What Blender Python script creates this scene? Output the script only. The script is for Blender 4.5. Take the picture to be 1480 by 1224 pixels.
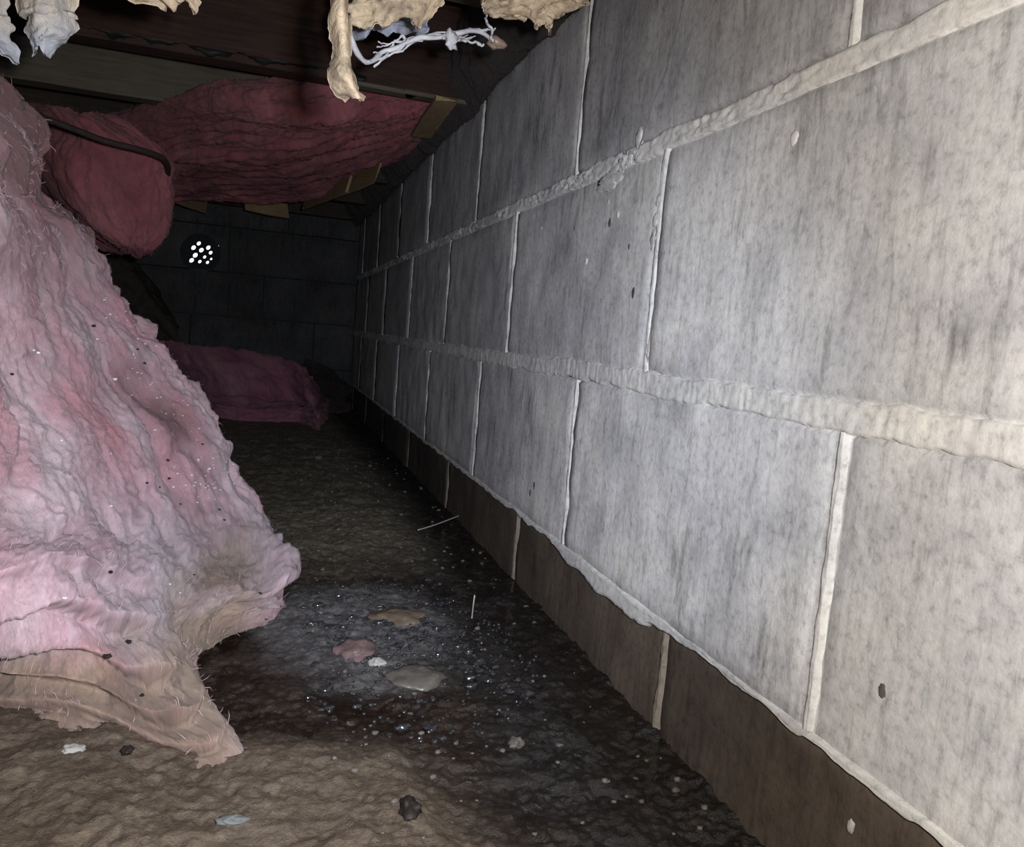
import bpy, bmesh, math, random
import numpy as np
from mathutils import Matrix, Vector

# ------------------------------------------------------------------ start
for o in list(bpy.data.objects):
    bpy.data.objects.remove(o, do_unlink=True)
random.seed(7)
RNG = np.random.default_rng(7)
S = bpy.context.scene
COL = S.collection

# ------------------------------------------------------------------ camera
CAM_H, FPX, PP = 0.304, 1143.0, (740.0, 612.0)      # lens height above the mud, focal length in pixels, centre
def axes():
    y = np.array([385 - PP[0], 460 - PP[1], FPX]); y /= np.linalg.norm(y)
    r = math.radians(2.75)
    u = np.array([math.sin(r), -math.cos(r), 0.0]); u -= y * (u @ y); u /= np.linalg.norm(u)
    x = np.cross(y, u)
    if x[0] < 0: x = -x
    return np.array([x, y, u])
RW = axes()
cd = bpy.data.cameras.new('camera'); cam = bpy.data.objects.new('camera', cd); COL.objects.link(cam)
cd.sensor_width = 36.0; cd.lens = FPX / 1480.0 * 36.0; cd.clip_start = 0.01
cx, cy, cz = RW @ np.array([1, 0, 0.]), RW @ np.array([0, -1, 0.]), RW @ np.array([0, 0, -1.])
m = Matrix.Identity(4)
for i in range(3):
    m[i][0], m[i][1], m[i][2] = cx[i], cy[i], cz[i]
m[2][3] = CAM_H
cam.matrix_world = m
S.camera = cam

# ------------------------------------------------------------------ world, lamps, exposure
w = bpy.data.worlds.new('overcast_daylight'); S.world = w; w.use_nodes = True
w.node_tree.nodes['Background'].inputs[0].default_value = (0.95, 0.97, 1.0, 1)
w.node_tree.nodes['Background'].inputs[1].default_value = 2.2

def lamp(name, kind, loc, energy, color, size, target=None, angle=None, blend=0.5):
    d = bpy.data.lights.new(name, kind); o = bpy.data.objects.new(name, d); COL.objects.link(o)
    d.energy = energy; d.color = color; d.shadow_soft_size = size
    o.location = loc
    if kind == 'SPOT':
        d.spot_size = math.radians(angle); d.spot_blend = blend
        o.rotation_euler = (Vector(target) - Vector(loc)).to_track_quat('-Z', 'Y').to_euler()
    return o
# the phone's flash just right of and above the lens, and a cool torch held beside it, shining down the passage
lamp('phone_flash', 'POINT', (0.022, 0.006, CAM_H + 0.017), 12.5, (1.0, 0.945, 0.875), 0.004)
lamp('torch', 'SPOT', (0.030, 0.010, CAM_H + 0.026), 24.0, (0.70, 0.82, 1.0), 0.008, (0.10, 1.2, 0.16), 80, 1.0)

vs = S.view_settings
vs.view_transform = 'Standard'; vs.look = 'None'; vs.gamma = 1.0; vs.exposure = 0.0
vs.use_curve_mapping = False

# ------------------------------------------------------------------ helpers
def ray(px, py):
    return RW @ np.array([px - PP[0], py - PP[1], FPX])
def onY(px, py, Y):
    r = ray(px, py); return r * (Y / r[1]) + np.array([0, 0, CAM_H])
def onZ(px, py, z):
    r = ray(px, py); return r * ((z - CAM_H) / r[2]) + np.array([0, 0, CAM_H])

_perm = np.random.default_rng(11).permutation(256).astype(np.int64); _perm = np.concatenate([_perm, _perm, _perm])
_g = np.random.default_rng(12).normal(size=(256, 3)); _g /= np.linalg.norm(_g, axis=1)[:, None]
def pn(x, y, z=0.0):
    x, y, z = np.broadcast_arrays(np.asarray(x, float), np.asarray(y, float), np.asarray(z, float))
    xi, yi, zi = np.floor(x).astype(np.int64), np.floor(y).astype(np.int64), np.floor(z).astype(np.int64)
    xf, yf, zf = x - xi, y - yi, z - zi
    f = lambda t: t * t * t * (t * (t * 6 - 15) + 10)
    u, v, w_ = f(xf), f(yf), f(zf)
    out = 0
    for dx in (0, 1):
        for dy in (0, 1):
            for dz in (0, 1):
                h = _perm[_perm[_perm[(xi + dx) & 255] + ((yi + dy) & 255)] + ((zi + dz) & 255)]
                g = _g[h]
                d = g[..., 0] * (xf - dx) + g[..., 1] * (yf - dy) + g[..., 2] * (zf - dz)
                out = out + d * (u if dx else 1 - u) * (v if dy else 1 - v) * (w_ if dz else 1 - w_)
    return out * 1.6
def fbm(x, y, z=0.0, o=4, g=0.5):
    s, a, f = 0, 1.0, 1.0
    for k in range(o):
        s = s + a * pn(np.asarray(x) * f + 17.3 * k, np.asarray(y) * f - 9.1 * k, np.asarray(z) * f + 3.7 * k); a *= g; f *= 2
    return s

def put(name, V, F, mat, parent=None, uv=None, smooth=True, origin=None, label=None, cat=None, group=None, kind=None):
    """one mesh object; its origin goes to the base of its shape"""
    V = np.asarray(V, float)
    if origin is None:
        lo, hi = V.min(0), V.max(0)
        origin = np.array([(lo[0] + hi[0]) / 2, (lo[1] + hi[1]) / 2, lo[2]])
    me = bpy.data.meshes.new(name)
    if isinstance(F, np.ndarray):
        n, k = F.shape
        me.vertices.add(len(V)); me.vertices.foreach_set('co', (V - origin).ravel())
        me.loops.add(n * k); me.loops.foreach_set('vertex_index', F.ravel().astype(np.int32))
        me.polygons.add(n); me.polygons.foreach_set('loop_start', np.arange(0, n * k, k, dtype=np.int32))
        me.update(calc_edges=True)
        if uv is not None:
            l = me.uv_layers.new(name='UVMap'); l.data.foreach_set('uv', uv[F.ravel()].ravel())
    else:
        me.from_pydata([tuple(v) for v in (V - origin)], [], F)
    me.validate()
    if smooth:
        me.polygons.foreach_set('use_smooth', np.ones(len(me.polygons), bool))
    me.materials.append(mat)
    o = bpy.data.objects.new(name, me); COL.objects.link(o)
    o.location = origin
    if parent is not None:
        o.parent = parent
        o.location = Vector(origin) - parent.location
    tag(o, label, cat, group, kind)
    return o
def tag(o, label=None, cat=None, group=None, kind=None):
    for k, v in (('label', label), ('category', cat), ('group', group), ('kind', kind)):
        if v: o[k] = v
    return o
def empty(name, loc, label=None, cat=None, group=None, kind=None):
    o = bpy.data.objects.new(name, None); COL.objects.link(o); o.location = Vector(loc); o.empty_display_size = 0.05
    return tag(o, label, cat, group, kind)

def grid_faces(nu, nv):
    i, j = np.meshgrid(np.arange(nu - 1), np.arange(nv - 1), indexing='ij')
    a = (i * nv + j).ravel()
    return np.stack([a, a + nv, a + nv + 1, a + 1], 1)
def catmull(P, n):
    P = np.asarray(P, float); k = len(P)
    t = np.linspace(0, k - 1, n); i = np.clip(np.floor(t).astype(int), 0, k - 2); f = t - i
    g = lambda q: P[np.clip(q, 0, k - 1)]
    p0, p1, p2, p3 = g(i - 1), g(i), g(i + 1), g(i + 2)
    f = f.reshape((-1,) + (1,) * (P.ndim - 1))
    return 0.5 * (2 * p1 + (p2 - p0) * f + (2 * p0 - 5 * p1 + 4 * p2 - p3) * f ** 2 + (3 * p1 - p0 - 3 * p2 + p3) * f ** 3)
def loft(rows, nu, nv):
    A = catmull(np.asarray(rows, float), nu)
    return np.swapaxes(catmull(np.swapaxes(A, 0, 1), nv), 0, 1)
def normals(P):
    n = np.cross(np.gradient(P, axis=0), np.gradient(P, axis=1))
    return n / (np.linalg.norm(n, axis=-1, keepdims=True) + 1e-12)
def arc_uv(P):
    du = np.linalg.norm(np.diff(P, axis=0), axis=-1).mean(1); dv = np.linalg.norm(np.diff(P, axis=1), axis=-1).mean(0)
    u, v = np.concatenate([[0], np.cumsum(du)]), np.concatenate([[0], np.cumsum(dv)])
    U, V = np.meshgrid(u, v, indexing='ij')
    return U, V
def tube(path, r, n=8, cap=True):
    path = np.asarray(path, float); k = len(path); rr = np.broadcast_to(np.asarray(r, float), (k,))
    V, F = [], []
    T = np.gradient(path, axis=0); T /= np.linalg.norm(T, axis=1)[:, None]
    ref = np.array([0.31, 0.17, 0.93])
    for i in range(k):
        a = np.cross(T[i], ref); a /= np.linalg.norm(a); b = np.cross(T[i], a)
        for j in range(n):
            an = 2 * math.pi * j / n
            V.append(path[i] + rr[i] * (a * math.cos(an) + b * math.sin(an)))
    for i in range(k - 1):
        for j in range(n):
            F.append((i * n + j, i * n + (j + 1) % n, (i + 1) * n + (j + 1) % n, (i + 1) * n + j))
    if cap:
        F.append(tuple(range(n - 1, -1, -1))); F.append(tuple((k - 1) * n + j for j in range(n)))
    return np.array(V), F
def merge(parts):
    V, F, b = [], [], 0
    for v, f in parts:
        V.append(np.asarray(v)); F += [tuple(i + b for i in q) for q in f]; b += len(v)
    return np.concatenate(V), F
def slab(a, b, width, thick, side, ends=0.0, n=8, up=(0, 0, 1)):
    """a board from a to b, with slightly ragged ends"""
    a, b = np.asarray(a, float), np.asarray(b, float)
    d = b - a; L_ = np.linalg.norm(d); d /= L_
    s = np.asarray(side, float); s -= d * (s @ d); s /= np.linalg.norm(s)
    u = np.cross(d, s)
    if u @ np.asarray(up, float) < 0: u = -u
    V, F = [], []
    for k in range(n + 1):
        t = k / n
        for (sx, sz) in ((-1, -1), (-1, 1), (1, 1), (1, -1), ):
            e = random.uniform(-ends, ends) if k in (0, n) else 0
            q = a + d * (L_ * t + e) + s * sx * width / 2 * (1 + 0.05 * math.sin(5 * t + sx)) + u * sz * thick / 2
            V.append(q)
    for k in range(n):
        for j in range(4):
            F.append((4 * k + j, 4 * k + (j + 1) % 4, 4 * k + 4 + (j + 1) % 4, 4 * k + 4 + j))
    F.append((3, 2, 1, 0)); F.append(tuple(4 * n + j for j in range(4)))
    return np.array(V), F
def box(x0, x1, y0, y1, z0, z1):
    V = [(x, y, z) for x in (x0, x1) for y in (y0, y1) for z in (z0, z1)]
    F = [(0, 1, 3, 2), (4, 6, 7, 5), (0, 4, 5, 1), (2, 3, 7, 6), (0, 2, 6, 4), (1, 5, 7, 3)]
    return np.array(V, float), F

# ------------------------------------------------------------------ materials
class M:
    def __init__(s, name):
        s.m = bpy.data.materials.new(name); s.m.use_nodes = True
        s.t = s.m.node_tree; s.b = s.t.nodes['Principled BSDF']; s.out = s.t.nodes['Material Output']
        s.b.inputs['Specular IOR Level'].default_value = 0.3
        s.geo = s.t.nodes.new('ShaderNodeNewGeometry').outputs['Position']
    def n(s, t, **kw):
        q = s.t.nodes.new(t)
        for k, v in kw.items(): setattr(q, k, v)
        return q
    def link(s, a, b): s.t.links.new(a, b)
    def uv(s): return s.n('ShaderNodeTexCoord').outputs['UV']
    def noise(s, scale, vec=None, detail=4, rough=0.55, stretch=None, dist=0.0, out='Fac'):
        vec = vec or s.geo
        if stretch:
            mp = s.n('ShaderNodeMapping'); mp.inputs['Scale'].default_value = stretch
            s.link(vec, mp.inputs['Vector']); vec = mp.outputs['Vector']
        q = s.n('ShaderNodeTexNoise'); s.link(vec, q.inputs['Vector'])
        q.inputs['Scale'].default_value = scale; q.inputs['Detail'].default_value = detail
        q.inputs['Roughness'].default_value = rough; q.inputs['Distortion'].default_value = dist
        return q.outputs[out]
    def ramp(s, f, *stops):
        q = s.n('ShaderNodeValToRGB'); e = q.color_ramp.elements
        while len(e) < len(stops): e.new(0.5)
        for el, (p, c) in zip(e, stops):
            el.position = p; el.color = (c, c, c, 1) if isinstance(c, (int, float)) else (*c, 1)
        s.link(f, q.inputs['Fac']); return q.outputs['Color']
    def mix(s, f, a, b, mode='MIX'):
        q = s.n('ShaderNodeMix', data_type='RGBA', blend_type=mode)
        for sock, v in ((q.inputs[0], f), (q.inputs[6], a), (q.inputs[7], b)):
            if isinstance(v, bpy.types.NodeSocket): s.link(v, sock)
            elif isinstance(v, (int, float)): sock.default_value = v
            else: sock.default_value = (*v, 1)
        return q.outputs[2]
    def math(s, op, a, b=0.0):
        q = s.n('ShaderNodeMath', operation=op)
        for sock, v in ((q.inputs[0], a), (q.inputs[1], b)):
            if isinstance(v, bpy.types.NodeSocket): s.link(v, sock)
            else: sock.default_value = v
        return q.outputs[0]
    def zcoord(s):
        q = s.n('ShaderNodeSeparateXYZ'); s.link(s.geo, q.inputs[0]); return q.outputs
    def attr(s, name):
        q = s.n('ShaderNodeAttribute', attribute_name=name); return q.outputs['Fac']
    def bump(s, h, strength=0.5, dist=0.01):
        q = s.n('ShaderNodeBump'); q.inputs['Strength'].default_value = strength; q.inputs['Distance'].default_value = dist
        s.link(h, q.inputs['Height']); s.link(q.outputs[0], s.b.inputs['Normal'])
    def base(s, c, rough=0.9):
        if isinstance(c, bpy.types.NodeSocket): s.link(c, s.b.inputs['Base Color'])
        else: s.b.inputs['Base Color'].default_value = (*c, 1)
        if isinstance(rough, bpy.types.NodeSocket): s.link(rough, s.b.inputs['Roughness'])
        else: s.b.inputs['Roughness'].default_value = rough
        return s.m

def concrete(name, lo, mid, hi, streak=True, spread=0.10):
    k = M(name)
    big = k.noise(5, detail=3)
    c = k.ramp(big, (0.32, lo), (0.52, mid), (0.70, hi))
    fine = k.noise(150, detail=4, rough=0.7)
    c = k.mix(0.75, c, k.ramp(fine, (0.30, 0.50), (0.46, 0.86), (0.60, 1.0), (0.8, 1.12)), 'MULTIPLY')
    if streak:
        st = k.noise(150, detail=5, rough=0.7, stretch=(1, 1, 0.14))
        c = k.mix(0.7, c, k.ramp(st, (0.30, 0.50), (0.47, 0.93), (0.7, 1.08)), 'MULTIPLY')
    blot = k.noise(14, detail=5, rough=0.65)
    c = k.mix(0.7, c, k.ramp(blot, (0.30, (0.62, 0.62, 0.66)), (0.48, (0.92, 0.92, 0.94)), (0.66, (1.06, 1.05, 1.02))), 'MULTIPLY')
    if streak:
        grp = k.noise(9, detail=3); gm = k.ramp(grp, (0.46, 0.0), (0.62, 0.9))
        sp = k.noise(60, detail=6, rough=0.75, stretch=(1, 1, 0.22))
        c = k.mix(gm, c, k.mix(1.0, c, k.ramp(sp, (0.36, 0.42), (0.52, 0.98)), 'MULTIPLY'))
    oi = k.n('ShaderNodeObjectInfo').outputs['Random']
    c = k.mix(1.0, c, k.ramp(oi, (0.0, 1.0 - spread), (1.0, 1.0 + spread * 0.5)), 'MULTIPLY')
    h = k.mix(0.5, fine, k.noise(340, detail=2, rough=0.6))
    k.bump(h, 0.30, 0.0018)
    return k.base(c, 0.92)
m_block = concrete('grey_block', (0.46, 0.455, 0.46), (0.60, 0.59, 0.58), (0.72, 0.71, 0.68))
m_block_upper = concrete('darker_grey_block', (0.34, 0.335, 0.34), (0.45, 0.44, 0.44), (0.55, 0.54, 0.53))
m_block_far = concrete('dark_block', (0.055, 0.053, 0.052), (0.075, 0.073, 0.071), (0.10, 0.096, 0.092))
m_mortar = concrete('pale_mortar', (0.52, 0.51, 0.49), (0.60, 0.59, 0.565), (0.68, 0.665, 0.64), False, 0.05)
m_damp = concrete('damp_brown_block', (0.055, 0.040, 0.030), (0.085, 0.064, 0.047), (0.12, 0.092, 0.068))
m_dampmortar = concrete('damp_mortar', (0.16, 0.125, 0.095), (0.22, 0.18, 0.14), (0.28, 0.23, 0.18), False)

def wood(name, dark, light, stretch=(2, 30, 30)):
    k = M(name)
    g = k.noise(6, stretch=stretch, detail=5, rough=0.6)
    c = k.ramp(g, (0.3, dark), (0.7, light))
    c = k.mix(0.6, c, k.ramp(k.noise(7, detail=4), (0.3, 0.55), (0.65, 1.05)), 'MULTIPLY')
    k.bump(g, 0.3, 0.003)
    return k.base(c, 0.8)
m_joist_red = wood('dark_red_joist', (0.022, 0.010, 0.008), (0.055, 0.028, 0.019))
m_joist_grey = wood('grey_joist', (0.085, 0.068, 0.048), (0.13, 0.108, 0.078))
m_joist = wood('old_joist', (0.035, 0.025, 0.018), (0.06, 0.045, 0.032))
m_subfloor = wood('subfloor', (0.06, 0.042, 0.03), (0.11, 0.08, 0.055), (30, 2, 30))
m_lath = wood('tan_lath', (0.22, 0.15, 0.075), (0.34, 0.24, 0.13), (30, 6, 30))

def insulation(name, deep, mid, pale, dirt_and_shade, wet=None, dirt_amt=0.5, fuzz=1.0, sss=0.0, pale_c=None):
    k = M(name); uv = k.uv()
    a = k.noise(7, uv, detail=4, stretch=(0.8, 1.6, 1), dist=0.6)
    c = k.ramp(a, (0.30, deep), (0.47, mid), (0.66, pale))
    if pale_c:
        c = k.mix(k.attr('pale'), c, pale_c)
    if wet:
        c = k.mix(k.attr('wet'), c, k.mix(1.0, wet, k.ramp(k.noise(30, uv, detail=5), (.3, .6), (.65, 1.1)), 'MULTIPLY'))
    fib = k.noise(60, uv, detail=6, rough=0.7, stretch=(0.22, 1.5, 1), dist=0.6)
    c = k.mix(0.7, c, k.ramp(fib, (0.25, 0.78), (0.5, 0.98), (0.75, 1.08)), 'MULTIPLY')
    d = k.noise(9, uv, detail=6, rough=0.7, stretch=(0.6, 1.5, 1))
    dm = k.ramp(d, (0.50, 0.0), (0.74, dirt_amt))
    c = k.mix(dm, c, dirt_and_shade)
    c = k.mix(k.math('MULTIPLY', k.attr('dirt_and_shade'), 0.85), c, dirt_and_shade)
    fine = k.noise(420, uv, detail=4, rough=0.7, stretch=(0.3, 1.2, 1), dist=1.5)
    c = k.mix(0.35, c, k.ramp(fine, (0.3, 0.65), (0.6, 1.05)), 'MULTIPLY')
    fluff = k.noise(130, uv, detail=7, rough=0.78, stretch=(0.6, 1.1, 1), dist=0.8)
    c = k.mix(0.55, c, k.ramp(fluff, (0.32, 0.66), (0.52, 1.0), (0.7, 1.08)), 'MULTIPLY')
    k.bump(k.mix(0.6, fib, k.mix(0.5, fluff, fine)), 0.7 * fuzz, 0.006)
    k.b.inputs['Subsurface Weight'].default_value = sss; k.b.inputs['Subsurface Radius'].default_value = (1.0, .7, .75); k.b.inputs['Subsurface Scale'].default_value = .010
    k.b.inputs['Sheen Weight'].default_value = 0.10
    k.b.inputs['Sheen Roughness'].default_value = 0.6
    k.b.inputs['Specular IOR Level'].default_value = 0.1
    return k.base(c, 1.0)
m_mound = insulation('pale_pink_insulation', (0.50, 0.215, 0.235), (0.545, 0.315, 0.35), (0.62, 0.48, 0.505),
                     (0.10, 0.058, 0.056), (0.36, 0.255, 0.175), 0.40, 1.0, 0.65, (0.70, 0.585, 0.64))
m_batt = insulation('deep_pink_insulation', (0.24, 0.055, 0.067), (0.33, 0.088, 0.103), (0.40, 0.13, 0.145), (0.10, 0.055, 0.048), None, 0.7)
m_batt_floor = insulation('fallen_pink_insulation', (0.24, 0.075, 0.115), (0.31, 0.115, 0.16), (0.36, 0.17, 0.21), (0.09, 0.065, 0.065), None, 0.6)
m_dirty = insulation('dirty_brown_insulation', (0.014, 0.007, 0.006), (0.024, 0.012, 0.010), (0.042, 0.022, 0.018), (0.010, 0.006, 0.005), None, 0.7)
k = M('pale_fibre'); m_fibre = k.base((0.58, 0.42, 0.45), 1.0)
k = M('deep_fibre'); m_fibre_deep = k.base((0.28, 0.10, 0.115), 1.0)

def paper(name, tan, grey, z_lo, z_hi):
    k = M(name)
    a = k.noise(55, detail=6, rough=0.7)
    c = k.mix(0.9, tan, k.ramp(a, (0.32, 0.28), (0.52, 0.95), (0.72, 1.2)), 'MULTIPLY')
    if grey:
        z = k.math('ADD', k.zcoord()[2], k.math('MULTIPLY', k.math('SUBTRACT', k.noise(45, detail=3), 0.5), 0.035))
        mr = k.n('ShaderNodeMapRange'); mr.inputs[1].default_value = z_lo; mr.inputs[2].default_value = z_hi
        k.link(z, mr.inputs[0])
        c = k.mix(mr.outputs[0], grey, c)
    k.bump(a, 0.6, 0.006)
    return k.base(c, 0.75)
m_paper = paper('tan_kraft_paper', (0.27, 0.205, 0.135), None, 0, 1)
m_black = M('black_paper').base((0.012, 0.010, 0.010), 0.6)

# wet mud: colour, wetness and painted torch glow from one set of masks laid out on the ground itself
def mud():
    k = M('wet_mud')
    bank, painted_glow, far = k.attr('bank'), k.attr('painted_glow'), k.attr('far')
    n1 = k.noise(22, detail=6, rough=0.65); n2 = k.noise(120, detail=5, rough=0.7)
    wetc = k.ramp(n1, (0.3, (0.011, 0.009, 0.008)), (0.55, (0.019, 0.0155, 0.0135)), (0.75, (0.034, 0.028, 0.025)))
    bankc = k.ramp(n1, (0.28, (0.085, 0.060, 0.041)), (0.5, (0.135, 0.100, 0.070)), (0.72, (0.185, 0.142, 0.104)))
    glowc = k.ramp(n1, (0.3, (0.075, 0.07, 0.072)), (0.6, (0.15, 0.142, 0.142)))  # pale colour of the torch's pool of light painted on the mud
    farc = k.ramp(n1, (0.3, (0.10, 0.084, 0.062)), (0.7, (0.18, 0.155, 0.118)))
    c = k.mix(k.attr('brown'), wetc, k.mix(1.0, wetc, (1.5, 1.12, 0.86), 'MULTIPLY')); c = k.mix(far, c, farc); c = k.mix(painted_glow, c, glowc); c = k.mix(bank, c, bankc)
    c = k.mix(0.8, c, k.ramp(n2, (0.28, 0.45), (0.5, 0.9), (0.72, 1.35)), 'MULTIPLY')
    dry = k.math('MAXIMUM', bank, k.math('MULTIPLY', far, 0.85))
    rg = k.ramp(dry, (0.0, 0.16), (1.0, 0.58))
    rg = k.mix(0.5, rg, k.ramp(k.noise(60, detail=3), (0.35, 0.15), (0.65, 0.75)))
    k.bump(k.mix(0.7, n2, k.noise(300, detail=5, rough=.75)), 0.7, 0.005)
    k.b.inputs['Specular IOR Level'].default_value = 0.5
    return k.base(c, rg)
m_mud = mud()

def water():
    k = M('murky_water'); t = k.t; t.nodes.remove(k.b)
    tr = k.n('ShaderNodeBsdfTransparent'); tr.inputs[0].default_value = (0.93, 0.91, 0.89, 1)
    gl = k.n('ShaderNodeBsdfGlossy'); gl.inputs['Roughness'].default_value = 0.06
    fr = k.n('ShaderNodeFresnel')                      # a thin sheet: the same share is mirrored from above and below
    bf = k.n('ShaderNodeNewGeometry').outputs['Backfacing']
    k.link(k.math('ADD', 1.33, k.math('MULTIPLY', bf, 1 / 1.33 - 1.33)), fr.inputs[0])
    bp = k.n('ShaderNodeBump'); bp.inputs['Strength'].default_value = 0.25; bp.inputs['Distance'].default_value = 0.003
    k.link(k.noise(70, detail=3), bp.inputs['Height'])
    k.link(bp.outputs[0], gl.inputs['Normal']); k.link(bp.outputs[0], fr.inputs['Normal'])
    mx = k.n('ShaderNodeMixShader')
    k.link(fr.outputs[0], mx.inputs[0]); k.link(tr.outputs[0], mx.inputs[1]); k.link(gl.outputs[0], mx.inputs[2])
    k.link(mx.outputs[0], k.out.inputs[0])
    return k.m
m_water = water()
def plain(name, c, rough=0.8, var=0.3, scale=80):
    k = M(name)
    q = k.noise(scale, detail=4, rough=0.65)
    col = k.mix(1.0, c, k.ramp(q, (0.3, 1 - var), (0.7, 1 + var * 0.4)), 'MULTIPLY')
    k.bump(q, 0.4, 0.003)
    return k.base(col, rough)
m_cable = plain('dusty_dark_cable', (0.028, 0.020, 0.017), 0.8)
m_frayed = plain('frayed_white_fibre', (0.30, 0.29, 0.30), 0.8)
m_vent = plain('dark_vent_plate', (0.03, 0.03, 0.03), 0.8)
m_stone = plain('pale_wet_stone', (0.125, 0.11, 0.095), 0.3)
m_tan_scrap = plain('wet_tan_scrap', (0.14, 0.105, 0.075), 0.35)
m_pink_scrap = plain('wet_pink_scrap', (0.18, 0.122, 0.118), 0.25)
m_white_chip = plain('white_chip', (0.40, 0.38, 0.35), 0.8)
m_grey_chip = plain('grey_chip', (0.15, 0.16, 0.155), 0.8)
m_dark = plain('dark_speck', (0.02, 0.015, 0.012), 0.6)
m_straw = plain('pale_straw', (0.50, 0.46, 0.40), 0.5)
m_glint = plain('glass_crumb', (0.80, 0.80, 0.80), 0.25)

# ================================================================== THE SETTING
WX = 0.313                      # face of the right wall
YE = 3.0                        # face of the end wall
ZT = 0.674                      # underside of the joists
wall = empty('wall_right', (WX, 0.2, 0.0), 'long grey concrete block wall along the right, raked by the flash', kind='structure')

def block(name, y0, y1, z0, z1, mat, parent, axis='x', face=WX, depth=0.09, rough=0.0012, tilt=None, ny=30, nz=16):
    """one masonry unit: a rounded front face with its own unevenness, plus sides; axis is the way it faces (-x or -y)"""
    s = np.linspace(0, 1, ny); t = np.linspace(0, 1, nz)
    e = 0.012
    s = np.concatenate([[0], s * (1 - 2 * e) + e, [1]]); t = np.concatenate([[0], t * (1 - 2 * 2 * e) + 2 * e, [1]])
    A, B = np.meshgrid(y0 + s * (y1 - y0), z0 + t * (z1 - z0), indexing='ij')
    edge = np.ones_like(A); edge[0] = edge[-1] = 0; edge[:, 0] = edge[:, -1] = 0
    off = RNG.uniform(-0.0012, 0.0012) if tilt is None else tilt
    seed = RNG.uniform(0, 50)
    hgt = rough * fbm(A * 26, B * 26, seed, 4, 0.6) * 1.4 + off
    D = np.where(edge > 0, -hgt, 0.0035 + 0.002 * np.abs(fbm(A * 45, B * 45, seed + 9, 3)))
    n1, n2 = A.shape
    # jiggle the arrises so that the outline is not ruler straight
    jig = 0.0016 * fbm(A * 30, B * 30, seed + 4, 3)
    A = A + np.where((np.arange(n1) == 0)[:, None] | (np.arange(n1) == n1 - 1)[:, None], jig, 0)
    B = B + np.where((np.arange(n2) == 0)[None] | (np.arange(n2) == n2 - 1)[None], jig, 0)
    front = np.stack([D, A, B], -1).reshape(-1, 3)
    F = grid_faces(n1, n2)[:, ::-1]
    ring = [i * n2 for i in range(n1)] + [(n1 - 1) * n2 + j for j in range(1, n2)] + \
           [i * n2 + n2 - 1 for i in range(n1 - 2, -1, -1)] + [j for j in range(n2 - 2, 0, -1)]
    back = front[ring].copy(); back[:, 0] = depth
    b0 = len(front); k_ = len(ring)
    side = np.array([(ring[i], b0 + i, b0 + (i + 1) % k_, ring[(i + 1) % k_]) for i in range(k_)])
    V = np.concatenate([front, back])
    if axis == 'x':
        V = V + np.array([face, 0, 0])
    else:
        V = np.stack([V[:, 1], V[:, 0] + face, V[:, 2]], 1); F = F[:, ::-1]; side = side[:, ::-1]
    return put(name, V, np.concatenate([F, side]), mat, parent)

ROW_A = [0.005, 0.401, 0.828, 1.265, 1.674, 2.062, 2.462, 2.85, 3.0]
ROW_B = [-0.20, 0.21, 0.620, 1.037, 1.437, 1.832, 2.245, 2.65, 3.0]
ROW_C = [-0.04, 0.367, 0.771, 1.164, 1.557, 1.950, 2.35, 2.75, 3.0]
ROW_D = [-0.25, 0.142, 0.546, 0.942, 1.345, 1.745, 2.145, 2.545, 2.945, 3.0]
Z0, Z1, Z2, Z3 = 0.086, 0.276, 0.479, 0.690
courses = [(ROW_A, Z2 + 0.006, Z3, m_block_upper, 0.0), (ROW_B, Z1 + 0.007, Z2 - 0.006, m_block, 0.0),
           (ROW_C, Z0 + 0.001, Z1 - 0.008, m_block, 0.0), (ROW_D, -0.045, Z0 - 0.002, m_damp, 0.005)]
for ys, za, zb, mt, rec in courses:
    for a, b in zip(ys[:-1], ys[1:]):
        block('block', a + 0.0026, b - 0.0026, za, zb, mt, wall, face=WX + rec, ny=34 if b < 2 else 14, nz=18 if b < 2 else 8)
# the mass of mortar behind the joints
V, F = box(WX + 0.016, WX + 0.12, -0.95, 3.06, -0.05, 0.70)
put('mortar_core', V, F, m_mortar, wall, smooth=False)

def bed_joint(zc, half, proud, lump, y0, y1, lower=None, stri=False, step=0.004, nz=11, mat=None, face=WX):
    ys = np.arange(y0, y1, step); t = np.linspace(-1, 1, nz)
    Yg, T = np.meshgrid(ys, t, indexing='ij')
    wob = 0.0025 * fbm(Yg * 14, T * 0, zc * 9, 3)
    wid = half * (1 + 0.22 * fbm(Yg * 11, np.sign(T) * 2, zc * 7, 2) + 0.20 * fbm(Yg * 40, np.sign(T) * 3, zc * 5, 4, 0.6))
    Z = zc + wob + T * wid
    if lower is not None:
        Z = np.where(T < 0, zc + wob + T * (wid + lower(Yg)), Z)
    prof = np.clip(1 - T ** 4, 0, 1)
    hh = proud * prof * (0.7 + 0.5 * fbm(Yg * 25, T * 1.2, 5.0 + zc, 3)) + lump * prof * (fbm(Yg * 200, T * 0.6, zc * 3 + 2, 3, 0.6) if stri else fbm(Yg * 110, T * 2.2, zc * 3 + 2, 4, 0.65) * np.clip((Yg - .30) / .15, .25, 1) * np.clip(.6 + 1.1 * fbm(Yg * 9, 3.0, 1.0, 3), .1, 1.3))
    X = face + np.where(np.abs(T) > 0.99, 0.008, -hh - 0.0006)
    P = np.stack([X, Yg, Z], -1)
    put('mortar_joint', P.reshape(-1, 3), grid_faces(len(ys), nz)[:, ::-1], mat or m_mortar, wall)
bed_joint(Z2, 0.0088, 0.0008, 0.0032, 0.05, 3.0, step=0.003)
bed_joint(Z1, 0.0110, 0.0002, 0.0007, -0.05, 3.0, step=0.0022, stri=True)
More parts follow.
